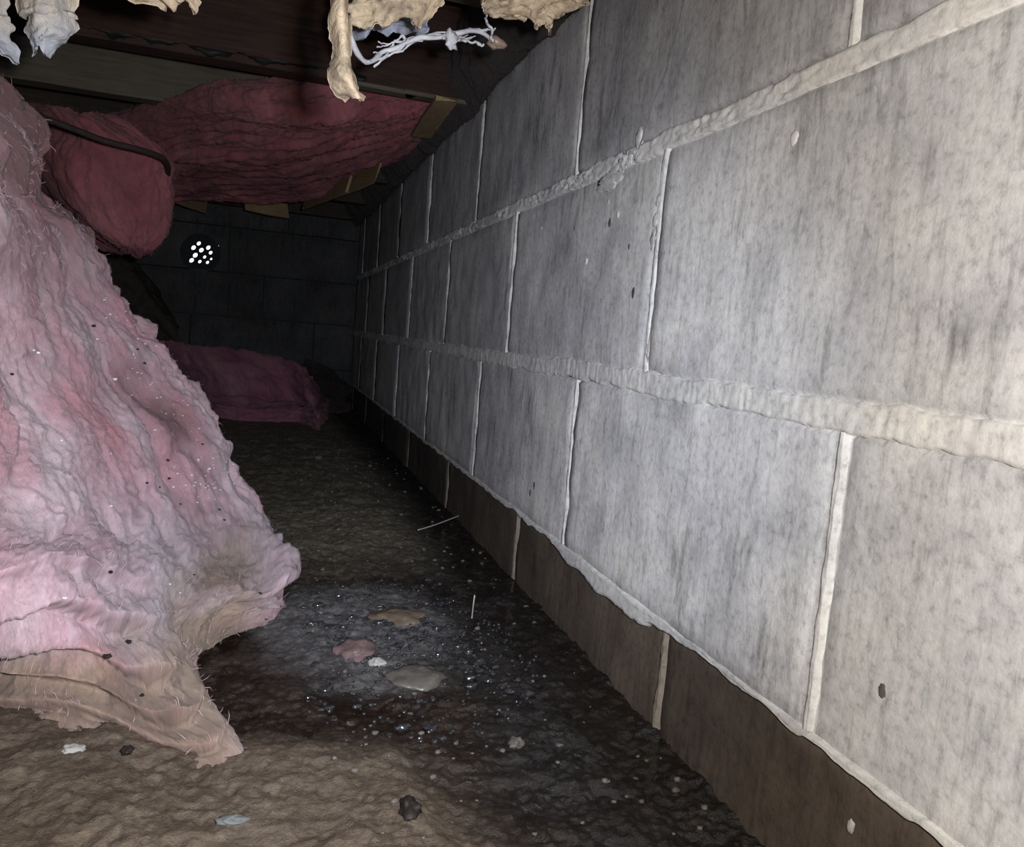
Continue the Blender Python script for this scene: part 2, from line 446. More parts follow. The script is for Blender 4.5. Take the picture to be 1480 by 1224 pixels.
def ragged(Y):
    g = np.exp(-((Y - 0.66) / 0.11) ** 4) * 0.014
    return g + 0.0045 * np.clip(fbm(Y * 30, 0.3, 1.1, 4), -0.6, 2)
bed_joint(Z0 + 0.001, 0.0030, 0.0010, 0.0008, -0.05, 3.0, lower=ragged, step=0.003)
def head_joint(y, za, zb, half, proud, mat=None, face=WX, lump=0.0012):
    zs = np.linspace(za, zb, max(12, int((zb - za) / 0.004))); t = np.linspace(-1, 1, 7)
    Zg, T = np.meshgrid(zs, t, indexing='ij')
    sd = RNG.uniform(0, 40)
    wid = half * (1 + 0.5 * fbm(Zg * 30, np.sign(T) * 3, sd, 3))
    Yg = y + 0.0014 * fbm(Zg * 16, T * 0, sd + 3, 3) + T * wid
    prof = np.clip(1 - T ** 4, 0, 1)
    X = face + np.where(np.abs(T) > 0.99, 0.007, -(proud * prof * (0.6 + 0.6 * fbm(Zg * 22, T * 0.6, sd + 5, 3)) + lump * prof * fbm(Zg * 90, T * 2, sd, 3)) - 0.0004)
    put('mortar_joint', np.stack([X, Yg, Zg], -1).reshape(-1, 3), grid_faces(len(zs), 7), mat or m_mortar, wall)
for ys, za, zb, hw in ((ROW_A, Z2 + .006, Z3, .0030), (ROW_B, Z1 + .008, Z2 - .007, .0034), (ROW_C, Z0 + .004, Z1 - .009, .0032)):
    for y in ys[1:-1]:
        head_joint(y, za, zb, hw * (1.0 if y < 0.7 else 0.8), 0.0005, lump=.0008)
for y in ROW_D[1:-1]:
    head_joint(y, -0.02, Z0 - 0.006, 0.0045, 0.0015, m_dampmortar, WX + 0.005)
# flecks of mortar, small pits and a thin dark line on the face
def blob(c, r, sq=(1, 1, 1), seed=0, n=10, amp=0.25):
    th = np.linspace(0, math.pi, n); ph = np.linspace(0, 2 * math.pi, 2 * n, endpoint=False)
    V, F = [], []
    for i, a in enumerate(th):
        for b in ph:
            d = np.array([math.sin(a) * math.cos(b), math.sin(a) * math.sin(b), math.cos(a)])
            V.append(d)
    V = np.array(V); k_ = len(ph)
    rad = 1 + amp * fbm(V[:, 0] * 1.4 + seed, V[:, 1] * 1.4, V[:, 2] * 1.4 + seed, 3)
    V = V * rad[:, None] * r * np.array(sq) + np.array(c)
    for i in range(n - 1):
        for j in range(k_):
            F.append((i * k_ + j, (i + 1) * k_ + j, (i + 1) * k_ + (j + 1) % k_, i * k_ + (j + 1) % k_))
    return V, np.array(F)
def onwall(px, py):
    r = ray(px, py); return r * (WX / r[0]) + np.array([0, 0, CAM_H])
for i, (px, py, r) in enumerate([(847, 378, .0030), (880, 292, .0030), (893, 310, .0026), (1148, 200, .0040), (783, 330, .0018), (948, 318, .0050), (952, 290, .0042), (925, 200, .0075), (912, 226, .0060)]):
    p = onwall(px, py); V, F = blob(p, r, (0.35, 1, 1.2), i); put('mortar_fleck', V, F, m_mortar, wall)
p = onwall(1221, 1195); V, F = blob(p + np.array([.004, 0, 0]), .0032, (.4, .8, 1.3), 4); put('mortar_fleck', V, F, m_white_chip, wall)
for i, (px, py, r) in enumerate([(881, 322, .0034), (915, 423, .0036), (830, 330, .0016), (909, 356, .0020), (1275, 998, .0030), (772, 700, .0042), (766, 712, .0030), (616, 632, .006)]):
    p = onwall(px, py); V, F = blob(p, r, (0.12, 0.8, 1.3), i + 20); put('pit', V, F, plain('pit_shadow_soil', (0.09, 0.085, 0.08)) if i == 0 else bpy.data.materials['pit_shadow_soil'], wall)
pth = [onwall(*q) - np.array([.0009, 0, 0]) for q in [(990, 0), (983, 35), (972, 75), (962, 110), (950, 140), (940, 170), (930, 200), (918, 232)]]
V, F = tube(catmull(pth, 40), 0.0009, 5); put('thin_dark_line', V, F, plain('dark_line', (0.13, 0.13, 0.135)), wall)  # thin dark line laid across the upper course

for px, py, r, sq in ((880, 262, .016, (.05, 1.5, .55)), (900, 235, .010, (.08, 1.1, .8)), (938, 500, .006, (.15, .7, 1.8)), (945, 345, .006, (.12, .7, 1.4)), (740, 395, .005, (.12, .7, 2.0))):
    p = onwall(px, py); V, F = blob(p, r, sq, px, 14, .6); put('mortar_smear', V, F, m_mortar, wall)
# end wall
ew = empty('wall_end', (-0.4, YE, 0.0), 'dark concrete block end wall with a round drilled vent, far end of the crawl space', kind='structure')
EZ = [-0.04, 0.135, 0.300, 0.452, 0.610, 0.72]
E_ROWS = [[-1.7, -1.09, -0.67, -0.252, 0.168, 0.313], [-1.7, -1.30, -0.86, -0.43, -0.014, 0.313], [-1.7, -1.0, -0.55, -0.10, 0.313],
          [-1.7, -1.25, -0.80, -0.40, 0.02, 0.313]]
E_ROWS = [[-1.7, -1.20, -0.80, -0.40, 0.0, 0.313], [-1.7, -1.09, -0.67, -0.252, 0.168, 0.313], [-1.7, -1.27, -0.85, -0.43, -0.014, 0.313],
          [-1.7, -1.35, -0.95, -0.52, -0.135, 0.313], [-1.7, -1.2, -0.75, -0.35, 0.06, 0.313]]
HOLE_PX = [(247, 165, 17), (207, 197, 19), (320, 197, 18), (267, 216, 19), (338, 236, 15), (220, 255, 20), (292, 269, 13), (342, 284, 10), (192, 294, 19), (255, 304, 14), (314, 310, 13)]
HOLES = [(onY(240 + x * .1892, 320 + y * .1892, YE), r * .1892 / FPX * 3.0 * 0.84) for x, y, r in HOLE_PX]
VC = onY(290, 366, YE)
def holed_plate(outer, holes, y0, depth):
    """a flat plate in the xz plane with real holes through it (a filled 2-D curve, made solid)"""
    cu = bpy.data.curves.new('plate', 'CURVE'); cu.dimensions = '2D'; cu.fill_mode = 'BOTH'; cu.extrude = depth / 2
    for loop in [outer] + holes:
        sp = cu.splines.new('POLY'); sp.points.add(len(loop) - 1); sp.use_cyclic_u = True
        for p_, q in zip(sp.points, loop): p_.co = (q[0], q[1], 0, 1)
    ob = bpy.data.objects.new('plate', cu)
    me = bpy.data.meshes.new_from_object(ob)
    V = np.array([v.co[:] for v in me.vertices]); F = [tuple(p_.vertices) for p_ in me.polygons]
    bpy.data.objects.remove(ob)
    V = np.stack([V[:, 0], V[:, 2] + y0 + depth / 2, V[:, 1]], 1)
    return V, F
def circ(c, r, n=24, ex=1.0, sk=0.0):
    return [(c[0] + r * math.cos(2 * math.pi * k / n) * ex + sk * r * math.sin(2 * math.pi * k / n), c[1] + r * math.sin(2 * math.pi * k / n)) for k in range(n)]
for ri, row in enumerate(E_ROWS):
    for a, b in zip(row[:-1], row[1:]):
        za, zb = EZ[ri] + 0.003, EZ[ri + 1] - 0.003
        if ri == 3 and a < VC[0] < b:
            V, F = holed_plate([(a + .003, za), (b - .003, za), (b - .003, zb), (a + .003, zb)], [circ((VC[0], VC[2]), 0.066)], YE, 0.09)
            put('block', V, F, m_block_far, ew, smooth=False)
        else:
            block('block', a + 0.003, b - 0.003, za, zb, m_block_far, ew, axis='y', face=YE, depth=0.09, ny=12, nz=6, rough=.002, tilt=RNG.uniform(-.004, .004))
V, F = holed_plate([(-1.75, -.05), (.44, -.05), (.44, .9), (-1.75, .9)], [circ((VC[0], VC[2]), 0.066)], YE + .02, .06)
put('mortar_core', V, F, m_vent, ew, smooth=False)
V, F = holed_plate(circ((VC[0], VC[2]), 0.0655, 40), [circ((h[0], h[2]), r, 14, 0.92, 0.22) for h, r in HOLES], YE + .012, .012)
put('vent_plate', V, F, m_vent, ew, smooth=False, label='round dark vent plate drilled with eleven bright holes')

# unseen sides that close the space
V, F = box(-1.78, -1.70, -0.95, 3.1, -0.05, 0.9); put('unseen_wall_left', V, F, m_block_far, smooth=False, kind='structure')
V, F = box(-1.78, 0.44, -1.0, -0.9, -0.05, 0.9); put('unseen_wall_back', V, F, m_block_far, smooth=False, kind='structure')

# ceiling: subfloor boards on joists, joists on a sill plate along the wall
ceil = empty('ceiling', (-0.6, 1.0, ZT), 'dark underside of a floor: boards on old timber joists', kind='structure')
for i, x in enumerate(np.arange(-1.75, 0.45, 0.142)):
    V, F = box(x + .001, x + .1405, -0.98, 3.09, 0.872 + random.uniform(0, .002), 0.892); put('subfloor_board', V, F, m_subfloor, ceil, smooth=False)
def joist(y, mat):
    s = np.linspace(-1.70, 0.40, 60)
    V, F = [], []
    for k_, x in enumerate(s):
        j = 0.0015 * float(pn(x * 9, y * 7, 1.0))
        V += [(x, y + j, ZT + j), (x, y + .038 + j, ZT), (x, y + .038, .872), (x, y + j, .872)]
    for k_ in range(len(s) - 1):
        for q in range(4):
            F.append((4 * k_ + q, 4 * k_ + 4 + q, 4 * k_ + 4 + (q + 1) % 4, 4 * k_ + (q + 1) % 4))
    F += [(0, 1, 2, 3), tuple(4 * (len(s) - 1) + q for q in (3, 2, 1, 0))]
    put('joist', V, F, mat, ceil, smooth=False)
for y, mt in ((-.74, m_joist), (-.33, m_joist), (.07, m_joist), (.47, m_joist), (.885, m_joist), (1.29, m_joist_red), (1.60, m_joist_grey), (2.10, m_joist), (2.50, m_joist), (2.90, m_joist)):
    joist(y, mt)
V, F = box(WX + .012, WX + .12, -0.95, 3.05, 0.690, 0.872); put('trim_1', V, F, m_joist, smooth=False, kind='structure')
# thin strip nailed under the near joist
for a, b in (((515, 101), (612, 114)), ((600, 113), (722, 127))):
    A, B = onZ(*a, ZT - .004), onZ(*b, ZT - .004)
    A[1] = 1.285; B[1] = 1.29
    V, F = slab(A, B, .022, .006, (0, 1, 0), .004); put('nailed_strip', V, F, m_joist_grey, ceil, smooth=False)

s_ = np.linspace(-.62, .13, 240); t_ = np.linspace(0, 1, 6)
Sg, Tg = np.meshgrid(s_, t_, indexing='ij')
dep = .004 + .006 * np.clip(fbm(Sg * 26, 0, 4.0, 4, .6), -.8, 1.2)
Pf = np.stack([Sg, 1.287 - .004 * Tg + .004 * fbm(Sg * 20, Tg, 2.0, 3), ZT + .012 - Tg * dep * 1.6], -1)
put('torn_paper_edge', Pf.reshape(-1, 3), grid_faces(240, 6), m_black, ceil)
# ground
def ground():
    xs = np.concatenate([np.linspace(-1.72, -0.5, 60), np.linspace(-0.5, 0.36, 430)[1:]])
    ys = np.concatenate([np.linspace(-0.95, 0.30, 40), np.linspace(0.30, 1.3, 480)[1:], np.linspace(1.3, 3.08, 320)[1:]])
    X, Y = np.meshgrid(xs, ys, indexing='ij')
    wob = 0.02 * fbm(X * 9, Y * 9, 2, 4)
    sm = lambda a, b, t: (lambda q: q * q * (3 - 2 * q))(np.clip((t - a) / (b - a), 0, 1))
    # brown bank in front: nearer than a line running right and towards the lens
    line = 0.565 - 0.42 * np.clip(X, -1, 1)
    bank = 1 - sm(-0.05, 0.05, Y - line + wob * 1.5)
    bank = bank * (1 - sm(0.09, 0.19, X + wob))
    # torch light painted as a pale patch, and the duller ground beyond it
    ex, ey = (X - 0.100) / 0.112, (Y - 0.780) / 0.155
    painted_glow = (1 - sm(0.55, 1.15, np.sqrt(ex ** 2 + ey ** 2) + wob * 9)) * sm(0.615, 0.650, Y + wob * 0.6 + 0.12 * (X - .1))
    far = sm(0.88, 1.12, Y + wob * 3) * (1 - sm(-0.02, 0.10, X - (0.19 - 0.0 * Y) + wob))
    far = np.maximum(far, sm(2.3, 2.9, Y) * 0.3)
    h = 0.0045 * fbm(X * 16, Y * 16, 0, 3) + 0.0024 * fbm(X * 55, Y * 55, 5, 4, 0.6) + 0.0014 * fbm(X * 190, Y * 190, 9, 3, 0.6)
    h = h + 0.014 * bank + 0.010 * far + 0.006 * painted_glow - 0.004
    h = h + 0.010 * sm(-0.1, -0.5, X)
    V = np.stack([X, Y, h], -1).reshape(-1, 3)
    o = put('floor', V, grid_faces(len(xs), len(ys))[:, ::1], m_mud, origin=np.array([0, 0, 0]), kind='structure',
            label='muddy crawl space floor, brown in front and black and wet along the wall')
    for nme, a in (('bank', bank), ('painted_glow', painted_glow), ('far', far), ('brown', 1 - sm(0.13, 0.21, X + wob * 1.5))):
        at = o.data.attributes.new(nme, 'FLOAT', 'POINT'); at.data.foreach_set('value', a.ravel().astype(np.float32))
    return X, Y, h
GX, GY, GH = ground()
def gz(x, y):
    i = int(np.clip(np.searchsorted(GX[:, 0], x), 0, GX.shape[0] - 1)); j = int(np.clip(np.searchsorted(GY[0], y), 0, GY.shape[1] - 1))
    return float(GH[i, j])

# ================================================================== THE PUDDLE
def puddle():
    out = [(-.10, .62), (0.0, .575), (.10, .53), (.20, .49), (.30, .44), (.316, .6), (.316, .9), (.316, 1.2), (.27, 1.32), (.20, 1.18), (.16, 1.0), (.08, .92), (.0, .9), (-.08, .8)]
    c = catmull(np.array(out + out[:1]), 120)[:-1]
    cen = c.mean(0); V = [(*cen, 0.0)]
    rings = 10
    for r in range(1, rings + 1):
        for q in c:
            t = r / rings; p_ = cen + (q - cen) * t
            V.append((p_[0], p_[1], 0.0))
    V = np.array(V); n = len(c)
    V[:, 2] = -0.0035 + 0.0004 * fbm(V[:, 0] * 30, V[:, 1] * 30, 3, 2)
    F = [(0, 1 + i, 1 + (i + 1) % n) for i in range(n)]
    for r in range(rings - 1):
        for i in range(n):
            a = 1 + r * n
            F.append((a + i, a + n + i, a + n + (i + 1) % n, a + (i + 1) % n))
    a_, b_, c_ = (V[q] for q in F[0])
    if np.cross(b_ - a_, c_ - a_)[2] < 0: F = [tuple(reversed(q)) for q in F]
    put('puddle', V, F, m_water, label='shallow black puddle over the mud along the foot of the wall', cat='puddle')
puddle()

# ================================================================== INSULATION
def batt(name, rows, nu, nv, mat, label, cat='insulation', group=None, lump=0.012, fine=0.004, dirt_and_shade=None, wet=None, folds=None, fib=(0, None), idx=None, pale=None, seed=0.0, flip=False, stretch=(1, 1), thick=0.0):
    P = loft(rows, nu, nv); U, W = arc_uv(P); N = normals(P)
    if flip: N = -N
    a, b = stretch
    d = lump * fbm(U * 9 * a, W * 9 * b, seed, 3) + fine * fbm(U * 45 * a, W * 60 * b, seed + 5, 4, 0.6)
    if folds is not None: d = d + folds(P, U, W)
    if idx is not None: d = d + idx(*np.meshgrid(np.linspace(0, len(rows) - 1, nu), np.linspace(0, len(rows[0]) - 1, nv), indexing='ij'), U, W, P)
    Q = P + N * d[..., None]
    V = Q.reshape(-1, 3); F = grid_faces(nu, nv)
    if flip: pass
    else: F = F[:, ::-1]
    o = put(name, V, F, mat, uv=np.stack([U, W], -1).reshape(-1, 2), label=label, cat=cat, group=group)
    for nme, fn in (('dirt_and_shade', dirt_and_shade), ('wet', wet), ('pale', pale)):
        if fn is not None:
            at = o.data.attributes.new(nme, 'FLOAT', 'POINT'); at.data.foreach_set('value', np.clip(fn(Q, U, W), 0, 1).ravel().astype(np.float32))
    cnt, fm = fib
    if cnt:
        fibres(o, Q, normals(Q) * (-1 if flip else 1), cnt, fm)
    return o, Q
def fibres(parent, Q, N, count, mat, length=(0.003, 0.010)):
    nu, nv = Q.shape[:2]
    i = RNG.integers(0, nu, count); j = RNG.integers(0, nv, count)
    p = Q[i, j]; n = N[i, j]
    tdir = Q[np.clip(i + 1, 0, nu - 1), j] - Q[np.clip(i - 1, 0, nu - 1), j]; tdir /= np.linalg.norm(tdir, axis=1)[:, None] + 1e-9
    r = RNG.normal(size=(count, 3))
    d = tdir * RNG.choice([-1, 1], count)[:, None] + 0.55 * r + 0.25 * n; d /= np.linalg.norm(d, axis=1)[:, None]
    L_ = RNG.uniform(*length, count)[:, None]
    side = np.cross(d, r); side /= np.linalg.norm(side, axis=1)[:, None] + 1e-9
    wd = 0.00014
    lift = RNG.uniform(0.1, 0.5, count)[:, None]
    p0 = p - n * 0.001; p1 = p + d * L_ * 0.5 + n * L_ * lift * 0.5; p2 = p + d * L_ + n * L_ * lift * RNG.uniform(-0.3, 1, count)[:, None]
    V = np.stack([p0 - side * wd, p0 + side * wd, p1 - side * wd, p1 + side * wd, p2], 1).reshape(-1, 3)
    k_ = np.arange(count)[:, None] * 5
    F = np.concatenate([k_ + np.array([[0, 1, 3]]), k_ + np.array([[0, 3, 2]]), k_ + np.array([[2, 3, 4]])])
    put('loose_fibres', V, F, mat, parent, kind='stuff')

# --- the big pile on the left: falls from the joists to the mud
def mound():
    sil = [((-70, 20), .86), ((2, 130), .87), ((74, 215), .93), ((80, 285), .97), ((130, 330), 1.0), ((187, 425), 1.05), ((232, 492), 1.07), ((266, 560), 1.08),
           ((318, 608), 1.08), ((350, 662), 1.07), ((392, 750), 1.05), ((412, 842), .88)]
    left_y = [20, 120, 200, 270, 330, 420, 500, 570, 640, 700, 780, 865]
    left_Y = [.62, .62, .62, .62, .62, .62, .62, .62, .62, .61, .60, .58]
    rows = []
    for (s, Y), ly, lY in zip(sil, left_y, left_Y):
        row = []
        for k_, t in enumerate((0, .25, .48, .68, .86, 1.0)):
            px = -260 + (s[0] + 260) * t; py = ly + (s[1] - ly) * t
            yy = lY + (Y - lY) * t ** 1.35 - 0.05 * math.sin(math.pi * t)
            row.append(onY(px, py, yy))
        q = row[-1]; row.append(q + np.array([-.07, .07, -.01])); row.append(q + np.array([-.22, .10, -.02]))
        rows.append(row)
    # a row just above the mud and the foot itself
    foot = [(-260, 985), (-60, 1035), (110, 1060), (345, 1112), (282, 955), (398, 890)]
    pre = [(-260, 925), (-60, 955), (95, 975), (262, 1015), (282, 915), (398, 872)]
    f0 = [onZ(*q, 0.004) for q in foot]
    p0 = []
    for q, g, zz in zip(pre, f0, (.03, .03, .028, .020, .012, .006)):
        p0.append(onZ(*q, zz))
    b = f0[-1]
    p0 += [p0[-1] + np.array([-.02, .05, 0.002]), p0[-1] + np.array([-.2, .12, 0])]
    f0 += [b + np.array([-.015, .05, 0]), b + np.array([-.2, .13, 0])]
    rows += [p0, f0]
    # it carries on out of sight: up against the joists, and round behind on the left
    top = [p_ + np.array([-.01, .02, max(.668 - p_[2], .02)]) for p_ in rows[0]]
    rows = [top] + rows
    rows = [[r_[0] + np.array([-.16, .16, 0])] + list(r_) for r_ in rows]
    def folds(P, U, W):
        z = P[..., 2]
        cr = -0.008 * np.exp(-(fbm(U * 2.2, W * 5, 31, 3) / 0.06) ** 2) * np.clip((z - .03) / .1, 0, 1)
        fl = np.clip((z - 0.0) / 0.02, 0, 1)
        return (cr + 0.02 * fbm(U * 3.5, W * 3.5, 77, 2) + .018 * (np.abs(pn(U * 7, W * 13, 41 + .6 * pn(U * 5, W * 5, 2))) - .3) + .0042 * (np.abs(fbm(U * 22 + .5 * pn(U * 30, W * 30, 4), W * 34, 52, 3, .55)) - .3) + .0014 * fbm(U * 110, W * 150, 6, 3, .65)) * fl - 0.0
    def idx(I, J, U, W, P):
        I, J = I - 1, J - 1
        # layered torn edges curling under at the lower left
        ph = I * 2.3 + .35 * fbm(U * 2, W * 9, 5, 3) + .04 * J
        f = ph - np.floor(ph)
        saw = np.where(f < .9, f / .9, (1 - f) / .1)
        m_ = np.clip((I - 10.4) / .8, 0, 1) * np.clip((3.6 - J) / .8, 0, 1) * np.clip((12.7 - I) / .3, 0, 1)
        # tufts along the torn right edge
        e = np.exp(-((J - 5.2) / .7) ** 2) * np.clip((12.6 - I) / .6, 0, 1)
        return .017 * m_ * (saw - .6) + e * (.016 * fbm(U * 14, W * 10, 9, 4, .6) + .006 * fbm(U * 60, W * 40, 4, 3))
    def dirt_and_shade(P, U, W):
        z = P[..., 2]
        top = np.clip((z - 0.22) / 0.19, 0, 1)
        I, J = np.meshgrid(np.linspace(-1, 13, 480), np.linspace(-1, 7, 400), indexing='ij')
        band = np.exp(-((J - 4.35 - .25 * fbm(U * 5, W * 2, 6, 3)) / .30) ** 2) * np.clip((10.3 - I) / 1.0, 0, 1) * np.clip(0.35 + 0.9 * fbm(U * 10, W * 16, 4, 4), 0, .9)
        ph = I * 2.3 + .35 * fbm(U * 2, W * 9, 5, 3) + .04 * J
        f = ph - np.floor(ph)
        crease_shade = .75 * np.exp(-((f - .95) / .07) ** 2) * np.clip((I - 10.4) / .8, 0, 1) * np.clip((3.6 - J) / .8, 0, 1)  # shade in the creases, painted in the dirt colour
        spots = np.clip(fbm(U * 30, W * 30, 14, 4) - .55, 0, 1) * 1.2
        return np.maximum.reduce([top * np.clip(0.75 + 0.7 * fbm(U * 8, W * 8, 8, 4), 0, 1), band, crease_shade, spots])
    def wet(P, U, W):
        z = P[..., 2] + 0.016 * fbm(U * 14, W * 14, 3, 4)
        return np.clip(1 - (z - 0.020) / 0.045, 0, .9) * np.clip((0.02 - P[..., 0]) / 0.05 + .25, 0.1, 1)
    def pale(P, U, W):
        I, J = np.meshgrid(np.linspace(-1, 13, 480), np.linspace(-1, 7, 400), indexing='ij')
        g = np.exp(-((I - 10.9) / 1.3) ** 2) * np.exp(-((J - 3.7) / 1.7) ** 2)
        return g * np.clip(.75 + .8 * fbm(U * 9, W * 9, 17, 4), 0, 1)
    return batt('insulation_pile', rows, 480, 400, m_mound, 'big pale pink pile of fallen insulation slumping to the mud on the left',
                lump=0.011, fine=0.0018, dirt_and_shade=dirt_and_shade, wet=wet, folds=folds, idx=idx, pale=pale, fib=(9000, m_fibre), seed=3.0, stretch=(0.6, 1.0))
pile, PQ = mound()
def scatter(name, label, mat, cat, spots, r, parent=None):
    parts = []
    for k_, (px, py, s) in enumerate(spots):
        # nearest pile vertex to that line of sight
        d = ray(px, py); d = d / np.linalg.norm(d)
        v = PQ.reshape(-1, 3) - np.array([0, 0, CAM_H]); t = v @ d; off = np.linalg.norm(v - t[:, None] * d, axis=1) + t * 0.02
        p_ = PQ.reshape(-1, 3)[int(np.argmin(off))] - d * r * s * 0.5
        V, F = blob(p_, r * s, (1, .8, .6), k_ * 3.1, 5, .5); parts.append((V, [tuple(q) for q in F]))
    V, F = merge(parts)
    return put(name, V, F, mat, label=label, cat=cat, kind='stuff', smooth=False)
sp = [(165, 548, 1.6), (140, 490, .8), (160, 455, .9), (330, 648, 1.3), (302, 678, 1.2), (307, 662, .8), (283, 696, 1.0), (290, 700, .9), (258, 684, .8), (310, 706, 1), (318, 708, .8), (330, 682, .7), (276, 688, .7), (298, 704, .7), (222, 622, .9), (240, 598, .6), (88, 636, .7), (160, 730, .8), (95, 866, 1), (260, 855, .7), (244, 845, .7), (288, 620, .7), (232, 575, .7), (200, 490, .8), (210, 497, .7), (226, 500, .7), (190, 570, .6), (160, 655, .6), (55, 510, 1.1), (48, 505, .9), (236, 755, .6)]
for _ in range(40): sp.append((random.gauss(300, 26), random.gauss(692, 20), random.uniform(.3, .9)))
for _ in range(60):
    t = random.random(); sp.append((150 + 190 * t + random.gauss(0, 14), 440 + 260 * t + random.gauss(0, 16), random.uniform(.25, .6)))
scatter('fibre_crumbs', 'tiny white glassy crumbs caught along the ridge of the pink pile', m_glint, 'debris', sp, 0.0017)
scatter('dark_specks', 'few black droppings and grit specks on the pale pink pile', m_dark, 'debris',
        [(186, 925, 1.3), (155, 947, 1.3), (150, 948, .9), (158, 824, 1.0), (136, 470, 1.1), (210, 524, 1.0), (198, 505, .8), (180, 420, 1.1), (245, 690, .9), (212, 698, .8), (230, 705, .6), (294, 642, .8), (376, 857, .9), (206, 1005, .8), (280, 830, .6), (16, 540, .8), (243, 665, 1.0), (260, 728, .7), (318, 735, .9), (323, 752, .8)], 0.0022)

# --- deep pink batt sagging under the joists
rowsC = []
edge_near = [(60, 215, 1.80, .0), (170, 166, 1.74, 0), (290, 138, 0, 0), (385, 126, 0, 0), (500, 116, 0, 0), (590, 120, 0, 0), (650, 124, 0, 0)]
edge_near = [(a, b, c or max(float(onZ(a, b, .668)[1]), 1.333), d) for a, b, c, d in edge_near]
edge_far = [(150, 270, 2.25, 0), (240, 288, 2.35, 0), (320, 290, 2.35, 0), (410, 288, 2.30, 0), (500, 262, 2.05, 0), (580, 215, 1.72, 0), (648, 140, 1.36, 0)]
for t in (-0.06, 0, .2, .4, .6, .8, .95, 1.0, 1.03):
    row = []
    for (ax, ay, aY, _), (bx, by, bY, _) in zip(edge_near, edge_far):
        tt = min(max(t, 0), 1)
        px, py = ax + (bx - ax) * tt, ay + (by - ay) * tt
        Y = aY + (bY - aY) * tt ** 2.3
        p_ = onY(px, py, Y)
        if t < 0: p_ = p_ + np.array([0, 0.05, 0.02])
        if t > 1: p_ = p_ + np.array([0, 0.10, 0.06])
        row.append(p_)
    rowsC.append(row)
def foldC(P, U, W):
    return 0.018 * fbm(U * 9, W * 2.2, 12, 3) + 0.008 * fbm(U * 34, W * 5, 2, 3)
batt('insulation_batt', rowsC, 240, 300, m_batt, 'deep pink insulation batt sagging wide under the dark joists', lump=.008, fine=.004, folds=foldC, fib=(9000, m_fibre_deep), seed=8, stretch=(1.6, .5), flip=False,
     dirt_and_shade=lambda P, U, W: 0.55 * np.clip(1 - U / (U.max() * .22), 0, 1) + .5 * np.clip((U / U.max() - .86) / .1, 0, 1))
# --- smaller batt hanging at left behind the pile
rowsB = []
for (l, r_), Y in (((( 60, 150), (150, 165)), 1.40), (((78, 185), (238, 224)), 1.36), (((72, 225), (244, 262)), 1.38), (((90, 275), (244, 300)), 1.40), (((130, 325), (232, 335)), 1.42), (((165, 352), (212, 358)), 1.44), (((175, 362), (200, 364)), 1.50)):
    row = []
    for t in (-.35, 0, .33, .66, .92, 1.0):
        px, py = l[0] + (r_[0] - l[0]) * t, l[1] + (r_[1] - l[1]) * t
        row.append(onY(px, py, Y + .10 * (abs(t - .5) * 1.6) ** 3))
    row.append(row[-1] + np.array([-.02, .09, 0])); row.append(row[-2] + np.array([-.16, .12, 0.01]))
    rowsB.append(row)
batt('hanging_batt', rowsB, 130, 150, m_batt, 'rounded dull pink insulation bundle hanging behind the top of the pale pile', lump=.010, fine=.004, fib=(4000, m_fibre_deep), seed=21, stretch=(.7, 1.4),
     folds=lambda P, U, W: .008 * fbm(U * 6 + W * 5, W * 16 - U * 8, 4, 3), dirt_and_shade=lambda P, U, W: .35 + .3 * fbm(U * 9, W * 9, 3, 3))

# --- batts lying on the mud further back
def lying(name, near, far_, h, label, nu=90, nv=150, seed=0.0, mat=None, Yb=.12):
    """near: front foot points (pixels on the mud); far_: top back edge (pixel, depth)"""
    nr = [onZ(*q, 0.002) for q in near]
    rows = [[p_ + np.array([0, .05, -.004]) for p_ in nr], nr, [p_ + np.array([0, -.008, h * .35]) for p_ in nr], [p_ + np.array([0, .015, h * .8]) for p_ in nr], [p_ + np.array([-.01, .09, h]) for p_ in nr]]
    fr = [onY(px, py, Y) for px, py, Y in far_]
    mid = [(a * .45 + b * .55) + np.array([0, 0, .014]) for a, b in zip(rows[-1], fr)]
    rows += [mid, fr, [p_ + np.array([0, .06, -.12]) for p_ in fr]]
    return batt(name, rows, nu, nv, mat or m_batt_floor, label, lump=.010, fine=.0035, seed=seed, stretch=(1.5, .5), fib=(4000, m_fibre_deep),
                folds=lambda P, U, W: .010 * fbm(U * 24, W * 3.5, seed, 4) + .006 * fbm(U * 60, W * 30, seed, 3), dirt_and_shade=lambda P, U, W: .8 * np.clip((U / U.max() - .55) / .3, 0, 1))
lying('fallen_batt', [(225, 592), (270, 596), (330, 608), (385, 612), (430, 612), (462, 622), (474, 600)],
      [(215, 490, 2.58), (250, 494, 2.58), (290, 500, 2.58), (350, 508, 2.58), (395, 518, 2.58), (432, 530, 2.55), (455, 560, 2.52)], .055,
      'flat pink batt lying on the mud in front of the end wall', seed=40)
lying('fallen_batt', [(446, 600), (452, 601), (462, 601), (475, 599), (495, 597), (506, 594)],
      [(440, 519, 2.95), (448, 520, 2.95), (456, 523, 2.95), (470, 530, 2.95), (490, 545, 2.95), (510, 566, 2.95)], .03,
      'small dark greyish pink batt in the far corner against the block wall', 50, 60, seed=47, mat=m_dirty)

